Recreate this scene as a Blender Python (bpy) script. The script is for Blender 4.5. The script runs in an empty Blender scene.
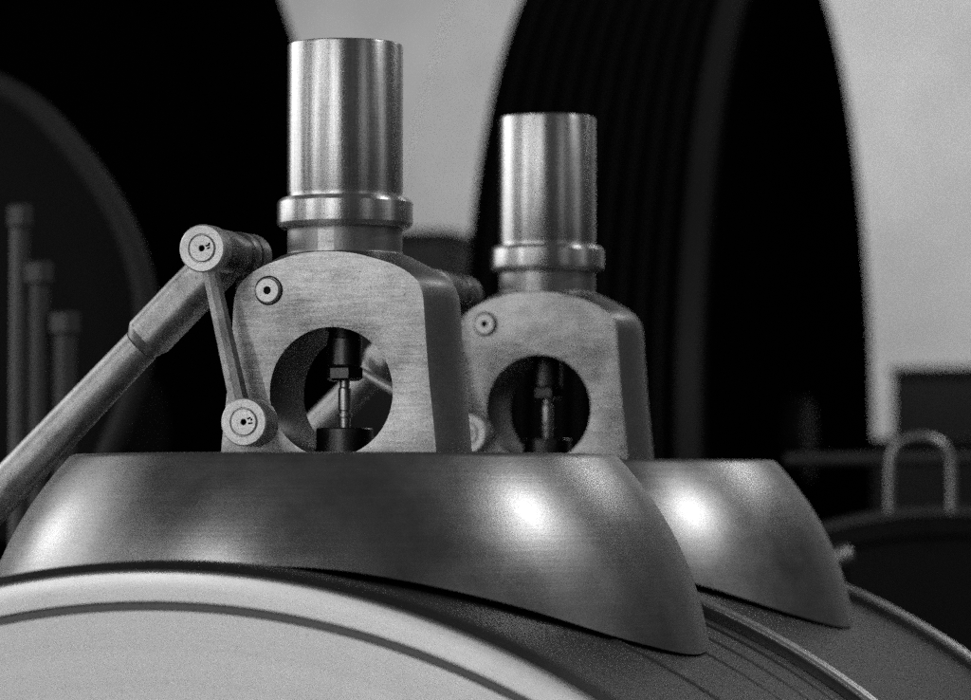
import bpy, bmesh, math, random
import numpy as np
from mathutils import Vector, Matrix
random.seed(7)
PI = math.pi
sc = bpy.context.scene
COL = sc.collection

# ------------------------------------------------------------------ camera
F = 3560.0                       # focal length in photo pixels (photo 971 x 700)
YAW, PITCH = math.radians(17.02), math.radians(2.30)
FWD = Vector((-math.sin(YAW)*math.cos(PITCH), math.cos(YAW)*math.cos(PITCH), math.sin(PITCH)))
RIGHT = Vector((math.cos(YAW), math.sin(YAW), 0))
UP = RIGHT.cross(FWD)
def ray(px, py): return RIGHT*((px-485.5)/F) - UP*((py-350.0)/F) + FWD
CAM = -3.56*ray(331, 389)        # the centre of the near bracket's round window is the origin
def P(px, py, y):                # point of the plane Y = y seen at that place of the photograph
    d = ray(px, py); return CAM + d*((y-CAM.y)/d.y)
def Q(px, py, Z): return CAM + ray(px, py)*Z
cd = bpy.data.cameras.new('camera'); cam = bpy.data.objects.new('camera', cd); COL.objects.link(cam)
cam.location = CAM; cam.rotation_euler = (PI/2+PITCH, 0, YAW)
cd.sensor_width = 36; cd.lens = 36*F/971; cd.clip_start = .05; cd.clip_end = 200
cd.dof.use_dof = True; cd.dof.focus_distance = 3.57; cd.dof.aperture_fstop = 5.0
sc.camera = cam
sc.cycles.use_denoising = False; sc.cycles.use_adaptive_sampling = True
sc.cycles.adaptive_threshold = .05; sc.cycles.adaptive_min_samples = 24
sc.cycles.sample_clamp_indirect = 1.5; sc.cycles.sample_clamp_direct = 6

# ------------------------------------------------------------------ light
w = bpy.data.worlds.new('World'); sc.world = w; w.use_nodes = True
bg = w.node_tree.nodes['Background']; bg.inputs[0].default_value = (1, 1, 1, 1); bg.inputs[1].default_value = .055
sc.view_settings.view_transform = 'Standard'; sc.view_settings.look = 'None'
sc.view_settings.exposure = .12; sc.view_settings.gamma = 1
def area(name, loc, target, sx, sy, power):
    l = bpy.data.lights.new(name, 'AREA'); l.shape = 'RECTANGLE'; l.size = sx; l.size_y = sy; l.energy = power
    o = bpy.data.objects.new(name, l); COL.objects.link(o); o.location = loc
    o.rotation_euler = (Vector(target)-Vector(loc)).to_track_quat('-Z', 'Y').to_euler(); return o
# tall hall windows behind and to the left of the camera, with the piers between them, plus added fill lights
T = (0, 0, 0)
for nm, az, dist, sx, sy, zc, pw in (
        ('window_light', -3, 7.0, 2.5, 5.6, 1.2, 76),
        ('window_light', -42, 7.0, 2.0, 5.6, 1.2, 62),
        ('window_light', -63, 7.0, .7, 5.6, 1.2, 16),
        ('window_light', -98, 6.0, 4.6, 5.6, 1.2, 112),
        ('window_light', 57, 7.0, 1.6, 5.6, 1.2, 9),
        ('window_light', 100, 7.0, 1.6, 5.6, 1.2, 9),  # dim fill added on the right to lift the barrel's dark half
        ('low_fill_light', -19, 7.2, 3.0, 1.0, -.85, 13)):  # unseen low front light added to brighten the end plate
    a = math.radians(az)
    area(nm, (dist*math.sin(a), -dist*math.cos(a), zc), T, sx, sy, pw)
area('hall_lamp', (4.6, 1.45, 4.9), (0.2, .2, -.1), .42, .42, 76)
area('hall_lamp', (1.95, 4.0, 2.5), (0.2, .2, -.1), .25, .25, 12)
area('hall_lamp', (-1.65, -3.1, 2.3), (-.1, -.1, -.15), .12, .12, 17)
area('hall_lamp', (-4.3, 1.3, 1.7), (-.2, 0, -.15), .5, .5, 10)
area('wall_fill_light', Q(560, -420, 11.0), Q(520, 150, 15.0), 3.0, 1.0, 122)  # unseen light added above the view to brighten the far wall

# ------------------------------------------------------------------ materials
def nt(m): return m.node_tree.nodes, m.node_tree.links
def steel(name, base, rough, metal=1.0, aniso=0.0, axis='Z', lines=0.0, line_scale=900, stretch=(1, 1, 1),
          speck=.12, blot=.12, bump=.15, blot_scale=14, speck_scale=700, spec=.5, pits=0.0, vlines=0.0):
    m = bpy.data.materials.new(name); m.use_nodes = True
    N, L = nt(m); b = N['Principled BSDF']
    tc = N.new('ShaderNodeTexCoord'); oi = N.new('ShaderNodeObjectInfo')
    off = N.new('ShaderNodeVectorMath'); off.operation = 'SCALE'; off.inputs[0].default_value = (3.1, 5.7, 2.3)
    L.new(oi.outputs['Random'], off.inputs['Scale'])
    co = N.new('ShaderNodeVectorMath'); co.operation = 'ADD'
    L.new(tc.outputs['Object'], co.inputs[0]); L.new(off.outputs[0], co.inputs[1])
    def noise(scale, detail, vec, rgh=.55):
        n = N.new('ShaderNodeTexNoise'); n.inputs['Scale'].default_value = scale
        n.inputs['Detail'].default_value = detail; n.inputs['Roughness'].default_value = rgh
        L.new(vec, n.inputs['Vector']); return n.outputs['Fac']
    # tool marks: stretched noise (flat parts) or rings round the turning axis (turned parts)
    if axis:
        sep = N.new('ShaderNodeSeparateXYZ'); L.new(tc.outputs['Object'], sep.inputs[0])
        others = [c for c in 'XYZ' if c != axis]
        cmb = N.new('ShaderNodeCombineXYZ'); L.new(sep.outputs[others[0]], cmb.inputs[0]); L.new(sep.outputs[others[1]], cmb.inputs[1])
        ln = N.new('ShaderNodeVectorMath'); ln.operation = 'LENGTH'; L.new(cmb.outputs[0], ln.inputs[0])
        at = N.new('ShaderNodeMath'); at.operation = 'ARCTAN2'; L.new(sep.outputs[others[1]], at.inputs[0]); L.new(sep.outputs[others[0]], at.inputs[1])
        sm = N.new('ShaderNodeMath'); sm.operation = 'MULTIPLY'; sm.inputs[1].default_value = .004; L.new(at.outputs[0], sm.inputs[0])
        c2 = N.new('ShaderNodeCombineXYZ'); L.new(ln.outputs['Value'], c2.inputs[0]); L.new(sep.outputs[axis], c2.inputs[1]); L.new(sm.outputs[0], c2.inputs[2])
        a2 = N.new('ShaderNodeVectorMath'); a2.operation = 'ADD'; L.new(c2.outputs[0], a2.inputs[0]); L.new(off.outputs[0], a2.inputs[1])
        lv = a2.outputs[0]
    else:
        mp = N.new('ShaderNodeVectorMath'); mp.operation = 'MULTIPLY'; mp.inputs[1].default_value = stretch
        L.new(co.outputs[0], mp.inputs[0]); lv = mp.outputs[0]
    n_v = None
    if vlines:                                # fine brushed lines along the axis, reflection streaks painted into the colour
        zs = N.new('ShaderNodeMath'); zs.operation = 'MULTIPLY'; zs.inputs[1].default_value = .35; L.new(sep.outputs[axis], zs.inputs[0])
        cs = N.new('ShaderNodeMath'); cs.operation = 'COSINE'; L.new(at.outputs[0], cs.inputs[0])
        sn = N.new('ShaderNodeMath'); sn.operation = 'SINE'; L.new(at.outputs[0], sn.inputs[0])
        cv = N.new('ShaderNodeCombineXYZ'); L.new(cs.outputs[0], cv.inputs[0]); L.new(sn.outputs[0], cv.inputs[1]); L.new(zs.outputs[0], cv.inputs[2])
        av = N.new('ShaderNodeVectorMath'); av.operation = 'ADD'; L.new(cv.outputs[0], av.inputs[0]); L.new(off.outputs[0], av.inputs[1])
        n_v = noise(26, 4, av.outputs[0], .75)
    n_line = noise(line_scale, 2, lv)
    n_speck = noise(speck_scale, 2, co.outputs[0], .7)
    n_blot = noise(blot_scale, 5, co.outputs[0], .62)
    def madd(x, k, y):
        n = N.new('ShaderNodeMath'); n.operation = 'MULTIPLY_ADD'; L.new(x, n.inputs[0]); n.inputs[1].default_value = k
        if hasattr(y, 'is_output'): L.new(y, n.inputs[2])
        else: n.inputs[2].default_value = y
        return n.outputs[0]
    v = madd(n_line, lines*2, 1-lines-speck-blot)
    v = madd(n_speck, speck*2, v); v = madd(n_blot, blot*2, v)
    if n_v is not None: v = madd(n_v, vlines*2, v); v = madd(v, 1.0, -vlines)
    if pits:                                  # small dark pits and oil stains in the metal itself
        n_pit = noise(170, 3, co.outputs[0], .75)
        ss = N.new('ShaderNodeMapRange'); ss.interpolation_type = 'SMOOTHSTEP'; L.new(n_pit, ss.inputs[0])
        for i, val in enumerate((.60, .74, 1.0, 1.0-pits)): ss.inputs[i+1].default_value = val
        mm = N.new('ShaderNodeMath'); mm.operation = 'MULTIPLY'; L.new(v, mm.inputs[0]); L.new(ss.outputs[0], mm.inputs[1]); v = mm.outputs[0]
    mul = N.new('ShaderNodeMath'); mul.operation = 'MULTIPLY'; mul.use_clamp = True; L.new(v, mul.inputs[0]); mul.inputs[1].default_value = base
    cc = N.new('ShaderNodeCombineColor')
    for i in range(3): L.new(mul.outputs[0], cc.inputs[i])
    L.new(cc.outputs[0], b.inputs['Base Color'])
    r = madd(n_blot, rough*.5, rough*.75); r = madd(n_line, lines*.25, r)
    L.new(r, b.inputs['Roughness'])
    b.inputs['Metallic'].default_value = metal
    if aniso:
        b.inputs['Anisotropic'].default_value = aniso
        tg = N.new('ShaderNodeTangent'); tg.direction_type = 'RADIAL'; tg.axis = axis or 'Z'
        L.new(tg.outputs[0], b.inputs['Tangent']); b.inputs['Anisotropic Rotation'].default_value = .25
    b.inputs['Specular IOR Level'].default_value = spec
    if bump:
        h = madd(n_line, .6, n_speck)
        bp = N.new('ShaderNodeBump'); bp.inputs['Strength'].default_value = bump; bp.inputs['Distance'].default_value = .0006
        L.new(h, bp.inputs['Height']); L.new(bp.outputs[0], b.inputs['Normal'])
    return m
M = {}
M['turned']  = steel('turned_steel', .60, .28, aniso=.8, axis='Z', vlines=.55, lines=.16, line_scale=600, speck=.30, blot=.14, bump=.18, pits=.25)
M['shoulder']= steel('machined_shoulder_steel', .24, .40, axis='Z', lines=.12, line_scale=500, speck=.3, blot=.25, bump=.18, pits=.4)
M['face']    = steel('milled_steel', .42, .39, axis='', stretch=(.09, 1, 1), lines=.6, line_scale=460, speck=.5, blot=.85, bump=.35, pits=.6, blot_scale=26)
M['dome']    = steel('turned_dome_steel', .30, .32, aniso=.2, axis='Z', lines=.14, line_scale=420, speck=.34, blot=.6, bump=.18, blot_scale=11, pits=.25)
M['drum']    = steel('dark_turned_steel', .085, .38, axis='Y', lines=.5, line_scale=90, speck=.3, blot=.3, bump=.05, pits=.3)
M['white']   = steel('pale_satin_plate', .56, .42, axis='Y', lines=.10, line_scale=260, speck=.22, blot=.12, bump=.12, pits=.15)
M['groove']  = steel('oiled_groove', .17, .8, spec=0.0, metal=0, axis='Y', speck=.1, blot=.1, bump=.05)
M['bright']  = steel('polished_steel', .48, .38, axis='Y', lines=.15, line_scale=600, speck=.25, blot=.2, bump=.15, pits=.4)
M['disc']    = steel('faced_steel', .60, .46, axis='Y', lines=.30, line_scale=900, speck=.4, blot=.4, bump=.3, blot_scale=70, pits=.5)
M['rod']     = steel('drawn_steel_rod', .38, .40, axis='', stretch=(1, 1, 1), lines=.1, line_scale=300, speck=.45, blot=.8, bump=.25, blot_scale=30, pits=.65)
M['oily']    = steel('oily_dark_steel', .09, .34, axis='Z', lines=.2, speck=.3, blot=.5, bump=.2, blot_scale=60, pits=.5)
M['worn']    = steel('worn_pin_steel', .26, .36, axis='Y', lines=.3, speck=.3, blot=.9, bump=.25, blot_scale=45, pits=.6)
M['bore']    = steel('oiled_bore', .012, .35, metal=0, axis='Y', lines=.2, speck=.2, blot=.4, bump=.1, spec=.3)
M['pit']     = steel('blackened_hole', .004, .6, metal=0, axis='Z', speck=.1, blot=.1, bump=0, spec=.1)
M['cabinet'] = steel('black_lacquer', .004, .5, metal=0, axis='', speck=.1, blot=.2, bump=0, spec=.1)
M['rail']    = steel('dark_highlight_rail', .022, .55, metal=0, axis='', speck=.1, blot=.3, bump=0, spec=.2)  # rail colour toned to imitate a highlight line on the wheel
M['panel']   = steel('dull_dark_panel', .005, .6, metal=0, axis='', speck=.1, blot=.6, bump=0, blot_scale=5, spec=.1)
M['hoop']    = steel('bare_handle_steel', .40, .40, axis='', speck=.2, blot=.2, bump=.05)
M['black']   = steel('black_enamel', .006, .5, metal=0, axis='X', lines=.1, line_scale=60, speck=.1, blot=.2, bump=0, blot_scale=4, spec=.12)
M['web_black']    = steel('dull_web_black', .0018, .9, metal=0, axis='X', speck=.1, blot=.2, bump=0, blot_scale=4, spec=0.0)  # dullest black, on the wheel web only
M['edge']    = steel('paler_black_edge', .02, .5, metal=0, axis='X', speck=.1, blot=.3, bump=0, blot_scale=4, spec=.2)  # paler black, on the band at the wheel's near edge
M['iron']    = steel('dark_painted_iron', .02, .5, metal=0, axis='', spec=.3, speck=.1, blot=.2, bump=.05, blot_scale=8)
M['grey']    = steel('worn_grey_iron', .06, .5, metal=.5, axis='', speck=.1, blot=.2, bump=.05, blot_scale=8)
M['plaster'] = steel('pale_wall_plaster', .60, .9, metal=0, axis='', stretch=(1, 1, 1), lines=.0, speck=.10, blot=.55, bump=.05, blot_scale=.9, speck_scale=220)
M['floor']   = steel('dark_floor_tiles', .05, .5, metal=0, axis='', speck=.1, blot=.2, bump=.05, blot_scale=3)

# ------------------------------------------------------------------ helpers
WPOS = {}                                   # world position of every mesh built so far
def mk(name, bm, mat, parent=None, loc=(0, 0, 0), angle=32, world=False):
    """link bm as one mesh object; with world=True the vertices are in world space and loc only sets the origin"""
    loc = Vector(loc)
    if world: bmesh.ops.translate(bm, verts=bm.verts, vec=-loc)
    bmesh.ops.recalc_face_normals(bm, faces=bm.faces)
    me = bpy.data.meshes.new(name); bm.to_mesh(me); bm.free()
    for p in me.polygons: p.use_smooth = True
    me.set_sharp_from_angle(angle=math.radians(angle))
    me.materials.append(mat)
    o = bpy.data.objects.new(name, me); COL.objects.link(o)
    if parent is not None:
        o.parent = parent; o.location = loc-WPOS.get(parent.name, parent.location)
    else: o.location = loc
    WPOS[o.name] = loc.copy()
    return o
def empty(name, loc, label, cat, group=None):
    o = bpy.data.objects.new(name, None); COL.objects.link(o); o.location = loc; o.empty_display_size = .05
    tag(o, label, cat, group); return o
def tag(o, label=None, cat=None, group=None, kind=None):
    if label: o['label'] = label
    if cat: o['category'] = cat
    if group: o['group'] = group
    if kind: o['kind'] = kind
    return o
def lathe(prof, axis='Z', n=96, bm=None, center=(0, 0, 0), closed=False):
    bm = bm or bmesh.new(); c = Vector(center)
    def pt(r, h, a):
        x, y = r*math.cos(a), r*math.sin(a)
        return c+Vector({'Z': (x, y, h), 'Y': (x, h, y), 'X': (h, x, y)}[axis])
    rows = []
    for r, h in prof:
        if r < 1e-6: rows.append([bm.verts.new(pt(0, h, 0))])
        else: rows.append([bm.verts.new(pt(r, h, 2*PI*i/n)) for i in range(n)])
    if closed: rows.append(rows[0])
    for A, B in zip(rows, rows[1:]):
        for i in range(n):
            j = (i+1) % n
            if len(A) == 1 and len(B) == 1: continue
            if len(A) == 1: bm.faces.new((A[0], B[i], B[j]))
            elif len(B) == 1: bm.faces.new((A[i], A[j], B[0]))
            else: bm.faces.new((A[i], A[j], B[j], B[i]))
    return bm
def box(bm, lo, hi, bevel=0):
    r = bmesh.ops.create_cube(bm, size=1.0); vs = r['verts']
    lo, hi = Vector(lo), Vector(hi)
    for v in vs: v.co = Vector([(lo[i]+hi[i])/2+v.co[i]*(hi[i]-lo[i]) for i in range(3)])
    if bevel:
        es = list({e for v in vs for e in v.link_edges})
        bmesh.ops.bevel(bm, geom=es, offset=bevel, segments=2, affect='EDGES', profile=.5)
    return bm
def tube(bm, pts, rad, n=20, caps=True):
    pts = [Vector(p) for p in pts]; rads = rad if isinstance(rad, (list, tuple)) else [rad]*len(pts)
    rows = []; ref = Vector((0, 1, 0))
    for i, p in enumerate(pts):
        d = (pts[min(i+1, len(pts)-1)]-pts[max(i-1, 0)]).normalized()
        u = ref-d*ref.dot(d)
        if u.length < 1e-3: u = Vector((1, 0, 0))-d*d.x
        u.normalize(); v = d.cross(u)
        rows.append([bm.verts.new(p+(u*math.cos(2*PI*k/n)+v*math.sin(2*PI*k/n))*rads[i]) for k in range(n)])
    for A, B in zip(rows, rows[1:]):
        for k in range(n): bm.faces.new((A[k], A[(k+1) % n], B[(k+1) % n], B[k]))
    if caps: bm.faces.new(rows[0][::-1]); bm.faces.new(rows[-1])
    return bm
def smooth_path(pts, k=8):
    pts = [Vector(p) for p in pts]; out = []
    for i in range(len(pts)-1):
        p0, p1, p2, p3 = pts[max(i-1, 0)], pts[i], pts[i+1], pts[min(i+2, len(pts)-1)]
        for j in range(k):
            t = j/k
            out.append(.5*((2*p1)+(p2-p0)*t+(2*p0-5*p1+4*p2-p3)*t*t+(3*p1-p0-3*p2+p3)*t**3))
    out.append(pts[-1]); return out
def boolean(o, cutters, bevel=0):
    for c, op in cutters:
        md = o.modifiers.new('b', 'BOOLEAN'); md.operation = op; md.object = c; md.solver = 'EXACT'
    if bevel:
        bv = o.modifiers.new('bev', 'BEVEL'); bv.width = bevel; bv.segments = 2; bv.limit_method = 'ANGLE'; bv.angle_limit = math.radians(38)
    dg = bpy.context.evaluated_depsgraph_get(); dg.update()
    me = bpy.data.meshes.new_from_object(o.evaluated_get(dg)); old = o.data
    o.modifiers.clear(); o.data = me; me.name = old.name; bpy.data.meshes.remove(old)
    for c, _ in cutters:
        cm = c.data; bpy.data.objects.remove(c); bpy.data.meshes.remove(cm)
def copy_thing(o, loc, parent=None):
    c = o.copy(); COL.objects.link(c)
    if parent is None: c.location = loc
    else: c.parent = parent
    for ch in [x for x in bpy.data.objects if x.parent == o]: copy_thing(ch, None, c)
    return c

# ------------------------------------------------------------------ frame of the machine
D = .060                                   # half thickness of the bracket; its vertical axis stands at (AX, D)
AX = -.0065
BACK = .100                                # rear plane of the bracket
SEP = .745                                 # distance between the two units along the shaft
KA = (P(345, 300, D)-CAM).dot(FWD)/F       # metres per photo pixel at the bracket's axis
def Z(py): return P(346, py, D).z          # height of a photo row on the axis
ZTOP = P(346, 451.5, D-.268).z             # flat top of the domed cover

# ================================================================== LARGE STRUCTURE
FLOOR = CAM.z-1.95
bm = bmesh.new(); box(bm, (-14, -9, FLOOR-.1), (14, 18, FLOOR)); tag(mk('floor', bm, M['floor']), kind='structure')
wy = Q(485, 200, 15.5).y
bm = bmesh.new(); box(bm, (-14, wy, FLOOR), (14, wy+.3, FLOOR+9)); tag(mk('wall', bm, M['plaster'], angle=30), 'pale plastered hall wall far behind the machine', 'wall', kind='structure')

# the long drum both units stand on
YF = -.445; RF = .798; RD = .796; LEN = 1.62
dc = Vector((-.005, YF, -.970))
drum = empty('machine_drum', (dc.x, 0, FLOOR), 'long horizontal drum with pale round end face carrying both domed steel covers', 'machine drum')
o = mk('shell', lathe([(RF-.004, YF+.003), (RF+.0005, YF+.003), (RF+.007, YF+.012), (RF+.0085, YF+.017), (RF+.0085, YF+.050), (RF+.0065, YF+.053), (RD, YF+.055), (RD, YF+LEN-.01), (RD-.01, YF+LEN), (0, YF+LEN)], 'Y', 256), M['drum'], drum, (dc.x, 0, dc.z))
RG = RF-.031
prof = [(0, YF), (RG-.0042, YF), (RG-.0036, YF+.004), (RG+.0036, YF+.004), (RG+.0042, YF), (RF-.0025, YF), (RF, YF+.0025), (RF, YF+.02)]
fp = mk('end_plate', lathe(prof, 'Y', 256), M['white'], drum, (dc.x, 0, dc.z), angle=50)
mk('groove', lathe([(RG-.0044, YF-.0003), (RG-.004, YF-.0003), (RG-.0028, YF+.0016), (RG+.0028, YF+.0016), (RG+.004, YF-.0003), (RG+.0044, YF-.0003)], 'Y', 256), M['groove'], fp, (dc.x, 0, dc.z))
for k in range(2):
    y0 = .36+k*SEP
    fl = mk('flange', lathe([(RD-.002, y0-.020), (.804, y0-.017), (.806, y0-.015), (.806, y0+.015), (.804, y0+.017), (RD-.002, y0+.020)], 'Y', 256), M['drum'], drum, (dc.x, 0, dc.z), angle=60)
    for yb in (y0-.009, y0+.006):
        mk('bead', lathe([(.8055, yb-.0045), (.8095, yb-.0036), (.8112, yb), (.8095, yb+.0036), (.8055, yb+.0045)], 'Y', 256), M['bright'], fl, (dc.x, 0, dc.z), angle=60)
for yb, rr in ((-.10, .004), (.10, .003), (.20, .004), (.285, .005)):
    mk('ridge', lathe([(RD-.001, yb-.007), (RD+rr*.4, yb-.005), (RD+rr*.5, yb), (RD+rr*.4, yb+.005), (RD-.001, yb+.007)], 'Y', 256), M['drum'], drum, (dc.x, 0, dc.z), angle=60)
for y0 in (YF+.15, YF+1.2):
    bm = bmesh.new(); box(bm, (dc.x-.62, y0, FLOOR), (dc.x+.62, y0+.2, dc.z-.5), .01); mk('cradle', bm, M['iron'], drum)

# ================================================================== DOMED COVERS
sil = [(453, 268), (470, 285.5), (485.5, 298), (503, 309), (521, 319), (538, 329), (556, 338.5), (576, 347), (597, 353.5), (632, 361), (665, 366), (700, 369), (760, 371)]
_t = [(py-453)/100 for py, _ in sil]
CO = np.polyfit(_t, [r for _, r in sil], 4)          # one smooth curve through the traced outline
_tab = [(Z(453+i*1.0), float(np.polyval(CO, i/100))*KA) for i in range(-2, 300)]
def rdome(z):
    i = (_tab[0][0]-z)/(_tab[0][0]-_tab[-1][0])*(len(_tab)-1)
    j = min(max(int(i), 0), len(_tab)-2); u = i-j
    return _tab[j][1]*(1-u)+_tab[j+1][1]*u
def make_dome():
    bm = bmesh.new(); n, m = 288, 64
    def edge_dist(a):                    # the skirt stands a little off the drum, most at the quarters
        t = abs(math.degrees(math.asin(min(1, abs(math.cos(a)))))); pts = ((0, .7995), (22, .8030), (43, .8032), (67, .8005), (90, .7985))
        for (t0, d0), (t1, d1) in zip(pts, pts[1:]):
            if t <= t1: u = (t-t0)/(t1-t0); u = u*u*(3-2*u); return d0+(d1-d0)*u
        return pts[-1][1]
    def bottom(a):
        lo, hi = _tab[-1][0], ZTOP
        f = lambda z: math.hypot(AX+rdome(z)*math.cos(a)-dc.x, z-dc.z)-edge_dist(a)
        for _ in range(40):
            mid = (lo+hi)/2
            if f(mid) > 0: hi = mid
            else: lo = mid
        return hi
    rows = [[] for _ in range(m+5)]
    rt = rdome(ZTOP)
    for i in range(n):
        a = 2*PI*i/n; zb = bottom(a); ca, sa = math.cos(a), math.sin(a)
        def add(k, r, z): rows[k].append(bm.verts.new((r*ca, r*sa, z)))
        add(0, rt-.0022, ZTOP); add(1, rt-.0006, ZTOP-.0007)
        for k in range(m+1):
            z = ZTOP-.0022+(zb-ZTOP+.0022)*k/m; add(2+k, rdome(z), z)
        rb = rdome(zb); add(m+3, rb-.012, zb-.0003); add(m+4, rdome(zb+.03)-.016, zb+.03)
    c = bm.verts.new((0, 0, ZTOP))
    for A, B in zip(rows, rows[1:]):
        for i in range(n): bm.faces.new((A[i], A[(i+1) % n], B[(i+1) % n], B[i]))
    for i in range(n): bm.faces.new((rows[0][(i+1) % n], rows[0][i], c))
    return bm
G1 = 'domed covers on the machine drum'
cover = mk('domed_cover', make_dome(), M['dome'], None, (AX, D, 0), angle=40)
tag(cover, 'large turned steel domed cover nearest the viewer, under the sharp bracket', 'domed cover', G1)
c2 = copy_thing(cover, (AX, D+SEP, 0)); c2['label'] = 'domed steel cover further back, partly hidden behind the nearer dome'

# ================================================================== BRACKETS
def make_bracket():
    root = empty('valve_bracket', (AX, D, ZTOP), 'sharp steel bracket with round window on the nearest dome, tallest barrel', 'bracket', 'brackets with round windows')
    A = (AX, D, 0)
    k = KA
    pr = [(0, 227), (57.5, 227), (57.5, 248), (57.6, 252), (58, 254.2), (58.8, 255.1), (60.2, 255.5), (62.7, 256.3), (66.5, 257.9), (75.6, 263), (84, 267.5), (93.4, 273.5), (101, 279.5), (107, 286.5), (110.5, 295), (112.5, 306), (114.5, 340), (118, 385), (121.5, 420), (124.5, 452)]
    pts = [Vector((r, py, 0)) for r, py in pr[2:]]
    dense = [(p.x, p.y) for p in smooth_path(pts, 3)]
    prof = [(r*k, Z(py)) for r, py in pr[:2]+dense]
    prof[-1] = (prof[-1][0], ZTOP); prof.append((0, ZTOP))
    bm = lathe(prof, 'Z', 128)
    for v in bm.verts:                    # the skirt is a little longer fore and aft than across
        r = math.hypot(v.co.x, v.co.y)/k; t = min(1, max(0, (r-63)/32)); v.co.y *= 1+.15*t*t*(3-2*t)
        v.co.x = v.co.x*(1-.012*t)+.003*t
    body = mk('body', bm, M['shoulder'], root, A)
    body.data.materials.append(M['face'])
    bm = bmesh.new(); box(bm, (AX-.3, 0, ZTOP-.2), (AX+.3, BACK, .4)); slab = mk('slab', bm, M['face'])
    hc = P(331, 392, 0); rh = .0652
    hole = mk('bore', lathe([(0, -.1), (rh, -.1), (rh, .3), (0, .3)], 'Y', 160), M['shoulder'], None, hc)
    boolean(body, [(slab, 'INTERSECT'), (hole, 'DIFFERENCE')], .0016)
    me = body.data
    fi = [i for i, mm in enumerate(me.materials) if mm and mm.name.startswith('milled')][0]
    oi = [i for i, mm in enumerate(me.materials) if mm and mm.name.startswith('oily')]
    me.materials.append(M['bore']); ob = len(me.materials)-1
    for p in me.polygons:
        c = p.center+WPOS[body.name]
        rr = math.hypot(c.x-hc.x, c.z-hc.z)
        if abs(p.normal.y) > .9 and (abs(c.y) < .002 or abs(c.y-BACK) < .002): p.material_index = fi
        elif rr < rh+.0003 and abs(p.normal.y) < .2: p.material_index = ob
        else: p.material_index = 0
        p.use_smooth = p.material_index != fi
    me.set_sharp_from_angle(angle=math.radians(28))
    # barrel, collar
    prof = [(0, 200), (57.8, 200), (57.2, 197.5), (57.2, 194), (58, 192.5), (58, 47.5), (57.3, 45.6), (55.5, 44.7), (0, 44.7)]
    b = mk('barrel', lathe([(r*k, Z(py)) for r, py in prof], 'Z', 160), M['turned'], root, A, angle=30)
    bm = lathe([(.0018, 0), (0, .0006)], 'Y', 16)
    prof = [(0, 198.5), (62.5, 198.5), (64, 199), (67.4, 202.4), (68, 203.6), (68, 223.5), (67.6, 224.7), (64.5, 228.5), (63, 229), (0, 229)]
    mk('collar', lathe([(r*k, Z(py)) for r, py in prof], 'Z', 160), M['turned'], root, A, angle=25)
    # plug
    pc = P(268.7, 290.5, 0); R = .0128
    pl = mk('plug', lathe([(0, .004), (.0037, .004), (.0037, -.0044), (.0041, -.0048), (R-.0012, -.0048), (R, -.0036), (R, .003)], 'Y', 64), M['disc'], root, pc, angle=40)
    mk('plug_shadow_ring', lathe([(R+.0002, .0001), (R+.0014, -.0008), (R+.0022, -.0002)], 'Y', 64), M['oily'], pl, pc)  # dark ring painted round the plug as its contact shadow
    mk('oil_hole', lathe([(0, -.0030), (.0036, -.0030), (.0036, -.0051)], 'Y', 32), M['pit'], pl, pc)
    # spindle train standing on the axis inside the window
    def zz(py): return P(344, py, D).z
    prof = [(0, 330), (15, 330), (16.5, 338), (17.5, 339), (17.5, 365), (16, 366.5), (0, 366.5)]
    mk('gland', lathe([(r*k, zz(py)) for r, py in prof], 'Z', 48), M['oily'], root, A)
    prof = [(0, 366), (15.5, 366), (19, 368.5), (19, 378.5), (15.5, 381), (0, 381)]
    mk('gland_nut', lathe([(r*k, zz(py)) for r, py in prof], 'Z', 6), M['oily'], root, A, angle=20)
    prof = [(0, 380), (5, 380), (5, 387), (5.8, 388), (6.6, 390), (6.6, 410), (5.6, 411.5), (5.6, 413), (7.4, 413.6), (7.4, 417), (6, 418), (6, 430), (0, 430)]
    mk('spindle', lathe([(r*k, zz(py)) for r, py in prof], 'Z', 40), M['bright'], root, A)
    prof = [(0, 428), (27.5, 428), (28.5, 429.5), (28.5, 470), (0, 470)]
    prof = [(r*k, max(zz(py), ZTOP+.0005)) for r, py in prof]
    mk('boss', lathe(prof, 'Z', 64), M['oily'], root, A)
    # lug that reaches back to the upper pin
    bm = bmesh.new(); a, b_ = P(238, 272, .07), P(275, 292, .07)
    box(bm, (a.x, .062, b_.z), (b_.x, .092, a.z), .002); mk('lug', bm, M['shoulder'], root)
    return root
br = make_bracket()
b2 = copy_thing(br, (AX, D+SEP, ZTOP)); b2['label'] = 'softly blurred steel bracket with round window on the rear dome'

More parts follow.
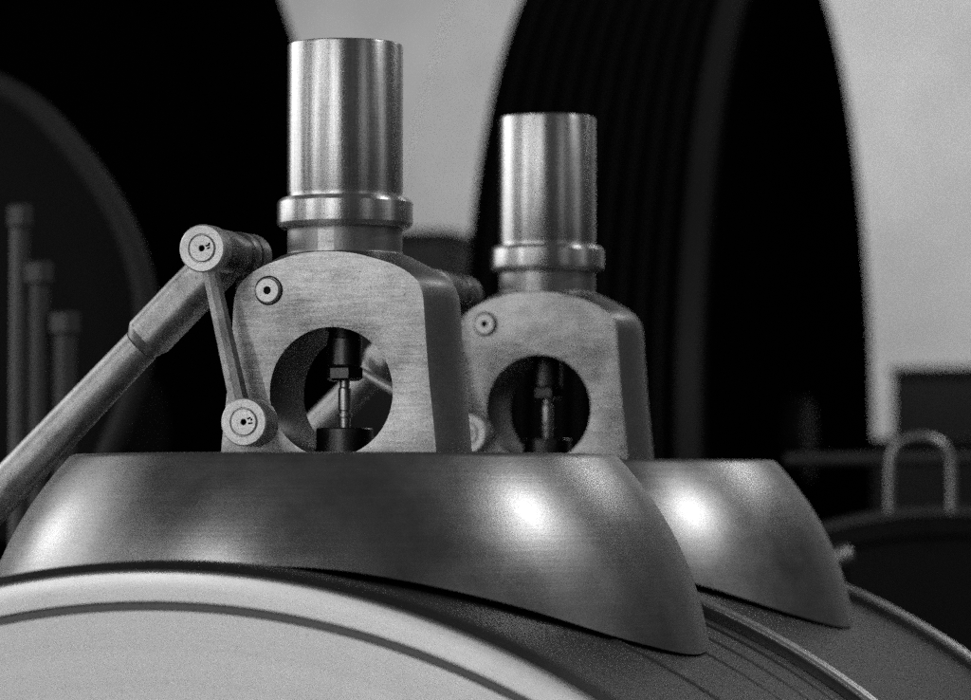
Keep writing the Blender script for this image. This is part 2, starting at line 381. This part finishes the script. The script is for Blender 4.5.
# ================================================================== LINKAGE
def eye_profile(R, y0, y1, rp=.0135):
    return [(0, y0+.008), (.0028, y0+.008), (.0028, y0), (.0034, y0-.0006), (rp-.0008, y0-.0006), (rp, y0+.0002), (rp+.0003, y0+.003), (rp+.0013, y0+.003),
            (rp+.0016, y0+.0004), (R-.0014, y0), (R, y0+.0014), (R, y1-.001), (R-.001, y1), (0, y1)]
def make_link():
    e1, e2 = P(201.8, 248.3, -.035), P(243.6, 422.0, -.035)
    root = empty('link_rod', e2, 'thin steel link with round eyes beside the near bracket window', 'link rod', 'link rods')
    up = mk('eye', lathe(eye_profile(.0242, -.035, -.012), 'Y', 72), M['disc'], root, (e1.x, 0, e1.z), angle=40)
    lo = mk('eye', lathe(eye_profile(.0242, -.035, -.0005), 'Y', 72), M['disc'], root, (e2.x, 0, e2.z), angle=40)
    for e, own in ((e1, up), (e2, lo)):
        mk('oil_hole', lathe([(0, -.028), (.0027, -.028), (.0027, -.0345)], 'Y', 24), M['pit'], own, (e.x, 0, e.z))
    a, b = P(208.5, 262, -.023), P(240.5, 408, -.023)
    bm = tube(bmesh.new(), [a, a.lerp(b, .12), a.lerp(b, .9), b], [.0090, .0088, .0104, .0110], 8); mk('shaft', bm, M['rod'], root, a.lerp(b, .5), angle=20, world=True)
    for e, own, pts in ((e1, up, ((4.5, 2, 8.5, 3.2), (6, -.5, 9, .8), (7.5, 3.4, 8.6, 5.4))), (e2, lo, ((4.2, 3, 7.5, 4.4), (5.2, -1.5, 9.5, -1), (8, 1.5, 9.2, 3.2)))):
        bm = bmesh.new()
        for x0, z0, x1, z1 in pts: tube(bm, [(e.x+x0*.001, -.0357, e.z+z0*.001), (e.x+x1*.001, -.0357, e.z+z1*.001)],   .0009, 6)
        mk('punch_mark', bm, M['pit'], own, (e.x, -.0357, e.z), world=True)
    # the long upper pin running back from the eye
    prof = [(0, -.0115), (.0215, -.0115), (.0225, -.010), (.0225, .030), (.0205, .032), (.0205, .058), (.0226, .060), (.0232, .063), (.0232, .074), (.0222, .076), (.0222, .079), (.0234, .081), (.0234, .104), (.0215, .107), (0, .107)]
    mk('pin', lathe(prof, 'Y', 64), M['worn'], root, (e1.x, 0, e1.z), angle=30)
    return root
def make_push():
    yr = .043
    j = P(138.5, 348.5, yr); q = P(23, 470, yr); e = P(201.8, 248.3, -.035); e = Vector((e.x, yr, e.z))
    q.y = yr
    d = (j-q).normalized()
    root = empty('push_rod', q, 'thick slanting steel push rod rising from lower left to the pin', 'push rod', 'push rods')
    far = q-d*.30
    bm = tube(bmesh.new(), [far, q, j-d*.004, j+d*.004], [.0235, .0222, .0197, .0197], 48); mk('shaft', bm, M['rod'], root, j, angle=35, world=True)
    # flat sided head with a faceted shoulder and a rounded end about the pin
    bm = bmesh.new(); hd = (e-(j+d*.006)); L = hd.length; hd.normalize(); nn = Vector((0, 1, 0)).cross(hd).normalized()
    s = j+d*.004
    y0, y1 = .012-yr, .070-yr
    K = 40
    def ring(t, hw, a, b, ex):
        c = s+hd*t; out = []
        for i in range(K):
            th = 2*PI*(i+.5)/K; ct, st = math.cos(th), math.sin(th)
            u = hw*math.copysign(abs(ct)**(2/ex), ct); v = (a+b)/2+(b-a)/2*math.copysign(abs(st)**(2/ex), st)
            out.append(bm.verts.new(c+nn*u+Vector((0, v, 0))))
        return out
    R_ = [ring(0, .0186, -.0186, .0186, 2), ring(.0125, .0212, y0+.001, y1-.001, 3.2), ring(.014, .0218, y0, y1, 3.2), ring(L*.55, .0218, y0, y1, 3.2), ring(L-.002, .0205, y0, y1, 3.2)]
    for i in range(1, 7):
        a = PI/2*i/6; R_.append(ring(L-.002+.0205*math.sin(a), max(.0205*math.cos(a), .0045), y0, y1, 3.2))
    for A, B in zip(R_, R_[1:]):
        for k in range(K): bm.faces.new((A[k], A[(k+1) % K], B[(k+1) % K], B[k]))
    bm.faces.new(R_[0][::-1]); bm.faces.new(R_[-1])
    mk('head', bm, M['rod'], root, s, angle=25, world=True)
    a = s+hd*.022+nn*.004; 
    return root
lk = make_link(); pu = make_push()
l2 = copy_thing(lk, lk.location+Vector((0, SEP, 0))); l2['label'] = 'half hidden link between the two brackets, only its round ends showing'
p2 = copy_thing(pu, pu.location+Vector((0, SEP, 0))); p2['label'] = "rear push rod glimpsed through the near bracket's round window"
# brace seen through the near window, right of the spindle
bm = bmesh.new(); tube(bm, [P(352, 366, .42), P(372, 378, .42), P(420, 405, .42)], .0052, 24)
a = P(352, 366, .42); b = P(440, 416, .42)
o = mk('tie_rod', bm, M['bright'], None, a, world=True); tag(o, "thin bright tie rod slanting behind the spindle in the near bracket's window", 'tie rod')

# ================================================================== BACKGROUND WHEELS
def make_pulley(name, px, py, Zc, R, width, rot, label, grooves):
    c = Q(px, py, Zc)
    root = empty(name, c, label, 'pulley wheel', 'large black rope pulleys')
    prof = [(R*.985, -.004), (R, -.012)]
    p = width/grooves
    for i in range(grooves):
        x = -.02-i*p*.96
        prof += [(R, x-.10*p), (R-.025, x-.38*p), (R-.025, x-.56*p), (R, x-.86*p)]
    prof += [(R, -width+.01), (R*.985, -width), (R*.80, -width)]
    rim = mk('rim', lathe(prof, 'X', 200), M['black'], root, c, angle=25)
    web = [(0, -.03), (R*.14, -.03), (R*.15, -.09), (R*.22, -.10), (R*.70, -.10), (R*.78, -.03), (R*.82, -.006), (R*.986, -.002), (R*.986, -width+.006), (R*.7, -width+.1), (0, -width+.1)]
    mk('edge_band', lathe([(R-.002, -.012), (R+.007, -.014), (R+.009, -.03), (R+.007, -.062), (R-.002, -.064)], 'X', 200), M['edge'], root, c, angle=60)
    mk('web', lathe(web, 'X', 160), M['web_black'], root, c, angle=30)
    mk('shaft', lathe([(0, .02), (R*.08, .02), (R*.085, .01), (R*.085, -width-.4), (0, -width-.4)], 'X', 48), M['black'], root, c, angle=30)
    bm = bmesh.new(); box(bm, (c.x-width-.36, c.y-.25, FLOOR), (c.x-width-.12, c.y+.25, c.z-.05), .02); mk('pedestal', bm, M['iron'], root)
    root.rotation_euler = (0, 0, rot)
    return root
make_pulley('rope_pulley', 802, 440, 9.0, 500/F*9.0, .56, math.radians(2.4), 'huge black grooved pulley wheel behind the rear bracket and its barrel', 12)
make_pulley('rope_pulley', 140, 430, 7.2, 1.30, .6, 0, 'huge black pulley wheel filling the left background behind the push rod', 10)

# curved guard rail added in place of an arc highlight, studs at the left edge
Zc = 5.9
pts = smooth_path([Q(x, y, Zc) for x, y in ((-60, 60), (-10, 82), (35, 108), (75, 150), (110, 200), (135, 255), (146, 310), (140, 365), (124, 415), (104, 465), (90, 540))], 8)
gd = empty('guard', Q(-60, 540, Zc), 'blurred dark curved guard with a rail edge added for an arc highlight, behind the slanting push rod', 'guard')
mk('rail', tube(bmesh.new(), pts, .020, 16), M['rail'], gd, pts[0], world=True)
bm = bmesh.new(); rim_pts = pts+[Q(-60, 540, Zc)]
fr = [bm.verts.new(p+Vector((0, .004, 0))) for p in rim_pts]; bk = [bm.verts.new(p+Vector((0, .016, 0))) for p in rim_pts]
bm.faces.new(fr); bm.faces.new(bk[::-1])
for i in range(len(fr)): bm.faces.new((fr[i], fr[i-1], bk[i-1], bk[i]))
mk('panel', bm, M['panel'], gd, pts[0], world=True)
def stud(px, top, r, hr, label):
    z0 = 5.3; c = Q(px, top, z0); k = z0/F
    b = empty('stud_bolt', (c.x, c.y, FLOOR), label, 'stud bolt', 'blurred studs at the left edge')
    mk('shank', lathe([(0, FLOOR), (r*k, FLOOR), (r*k, c.z-.03), (0, c.z-.03)], 'Z', 32), M['grey'], b, (c.x, c.y, 0))
    mk('nut', lathe([(0, c.z-.035), (hr*k*.85, c.z-.035), (hr*k, c.z-.03), (hr*k, c.z-.004), (hr*k*.8, c.z), (0, c.z)], 'Z', 6), M['grey'], b, (c.x, c.y, 0), angle=20)
stud(38, 262, 11, 16, 'middle one in height of the three blurred capped studs at the left edge')
stud(64, 312, 12, 17, 'shortest blurred capped stud, nearest the slanting push rod')
stud(20, 205, 9, 13, 'tallest blurred capped stud, closest to the left edge of the view')

# cabinets and hood at the right, low dark things in front of the far wall
def cabinet(name, x0, x1, ytop, Zc, depth, mat, label, cat):
    a, b = Q(x0, ytop, Zc), Q(x1, ytop, Zc)
    t = empty(name, ((a.x+b.x)/2, a.y, FLOOR), label, cat)
    bm = bmesh.new(); box(bm, (a.x, a.y, FLOOR), (b.x, a.y+depth, a.z-.03), .01); mk('case', bm, mat, t)
    bm = bmesh.new(); box(bm, (a.x-.01, a.y-.015, a.z-.029), (b.x+.01, a.y+depth, a.z), .008); mk('top', bm, mat, t)
    bm = bmesh.new(); box(bm, (a.x+.05, a.y-.012, FLOOR+.1), (b.x-.05, a.y-.001, a.z-.1), .004); mk('door', bm, mat, t)
    return t
cabinet('cabinet', 250, 466, 234, 13.0, .5, M['cabinet'], 'dark cabinet standing before the pale wall between the two barrels', 'cabinet')
cabinet('cabinet', 892, 1250, 367, 12.5, .5, M['cabinet'], 'dark cabinet against the pale wall at the right edge', 'cabinet')
cabinet('bench', 640, 1250, 439, 12.0, .35, M['black'], 'low black bench running below the pale wall at the right', 'bench')
# horizontal pipe
bm = bmesh.new(); tube(bm, [Q(785, 460, 7.0), Q(800, 460, 7.0), Q(890, 459, 7.0), Q(1000, 458, 7.0)], .0125, 24)
tag(mk('pipe', bm, M['grey'], None, Q(785, 460, 7.0), world=True), 'blurred grey horizontal pipe right of the rear dome', 'pipe')
# another dark drum with a bright rim and a grab handle
hc = Q(952, 988, 6.6); R = 482/F*6.6
hood = empty('rear_drum', (hc.x, hc.y, FLOOR), 'black round drum with a bright rim and grab handle at the right edge', 'machine drum')
mk('shell', lathe([(0, 0), (R*.93, 0), (R*.94, -.012), (R-.02, -.012), (R-.006, .006), (R-.006, .75), (0, .75)], 'Y', 160), M['black'], hood, hc)
mk('rim', lathe([(R-.016, -.014), (R-.004, -.014), (R, -.008), (R, .02), (R-.007, .024)], 'Y', 160), M['grey'], hood, hc, angle=60)
bm = bmesh.new(); box(bm, (hc.x-.5, hc.y+.2, FLOOR), (hc.x+.5, hc.y+.45, hc.z-R*.6), .02); mk('foot', bm, M['black'], hood)
hp = smooth_path([Q(889, 512, 6.5), Q(889, 480, 6.5), Q(891, 456, 6.5), Q(901, 442, 6.5), Q(920, 437, 6.5), Q(938, 442, 6.5), Q(949, 456, 6.5), Q(951, 480, 6.5), Q(951, 512, 6.5)], 6)
mk('handle', tube(bmesh.new(), hp, .0095, 20), M['hoop'], hood, hp[0], world=True)
sp = Q(843, 556, 6.2)  # ball and stem added to stand in for a highlight spot
lv = empty('glint_knob', (sp.x, sp.y, FLOOR), 'small blurred steel knob on a dark stem, added for a highlight spot beside the rear dome', 'added knob')
mk('stem', lathe([(0, FLOOR), (.012, FLOOR), (.009, sp.z-.015), (0, sp.z-.015)], 'Z', 24), M['cabinet'], lv, (sp.x, sp.y, 0))
mk('knob', lathe([(0, sp.z-.02)]+[(.019*math.sin(PI*t/16), sp.z-.019*math.cos(PI*t/16)) for t in range(3, 16)]+[(0, sp.z+.019)], 'Z', 40), M['hoop'], lv, (sp.x, sp.y, 0))
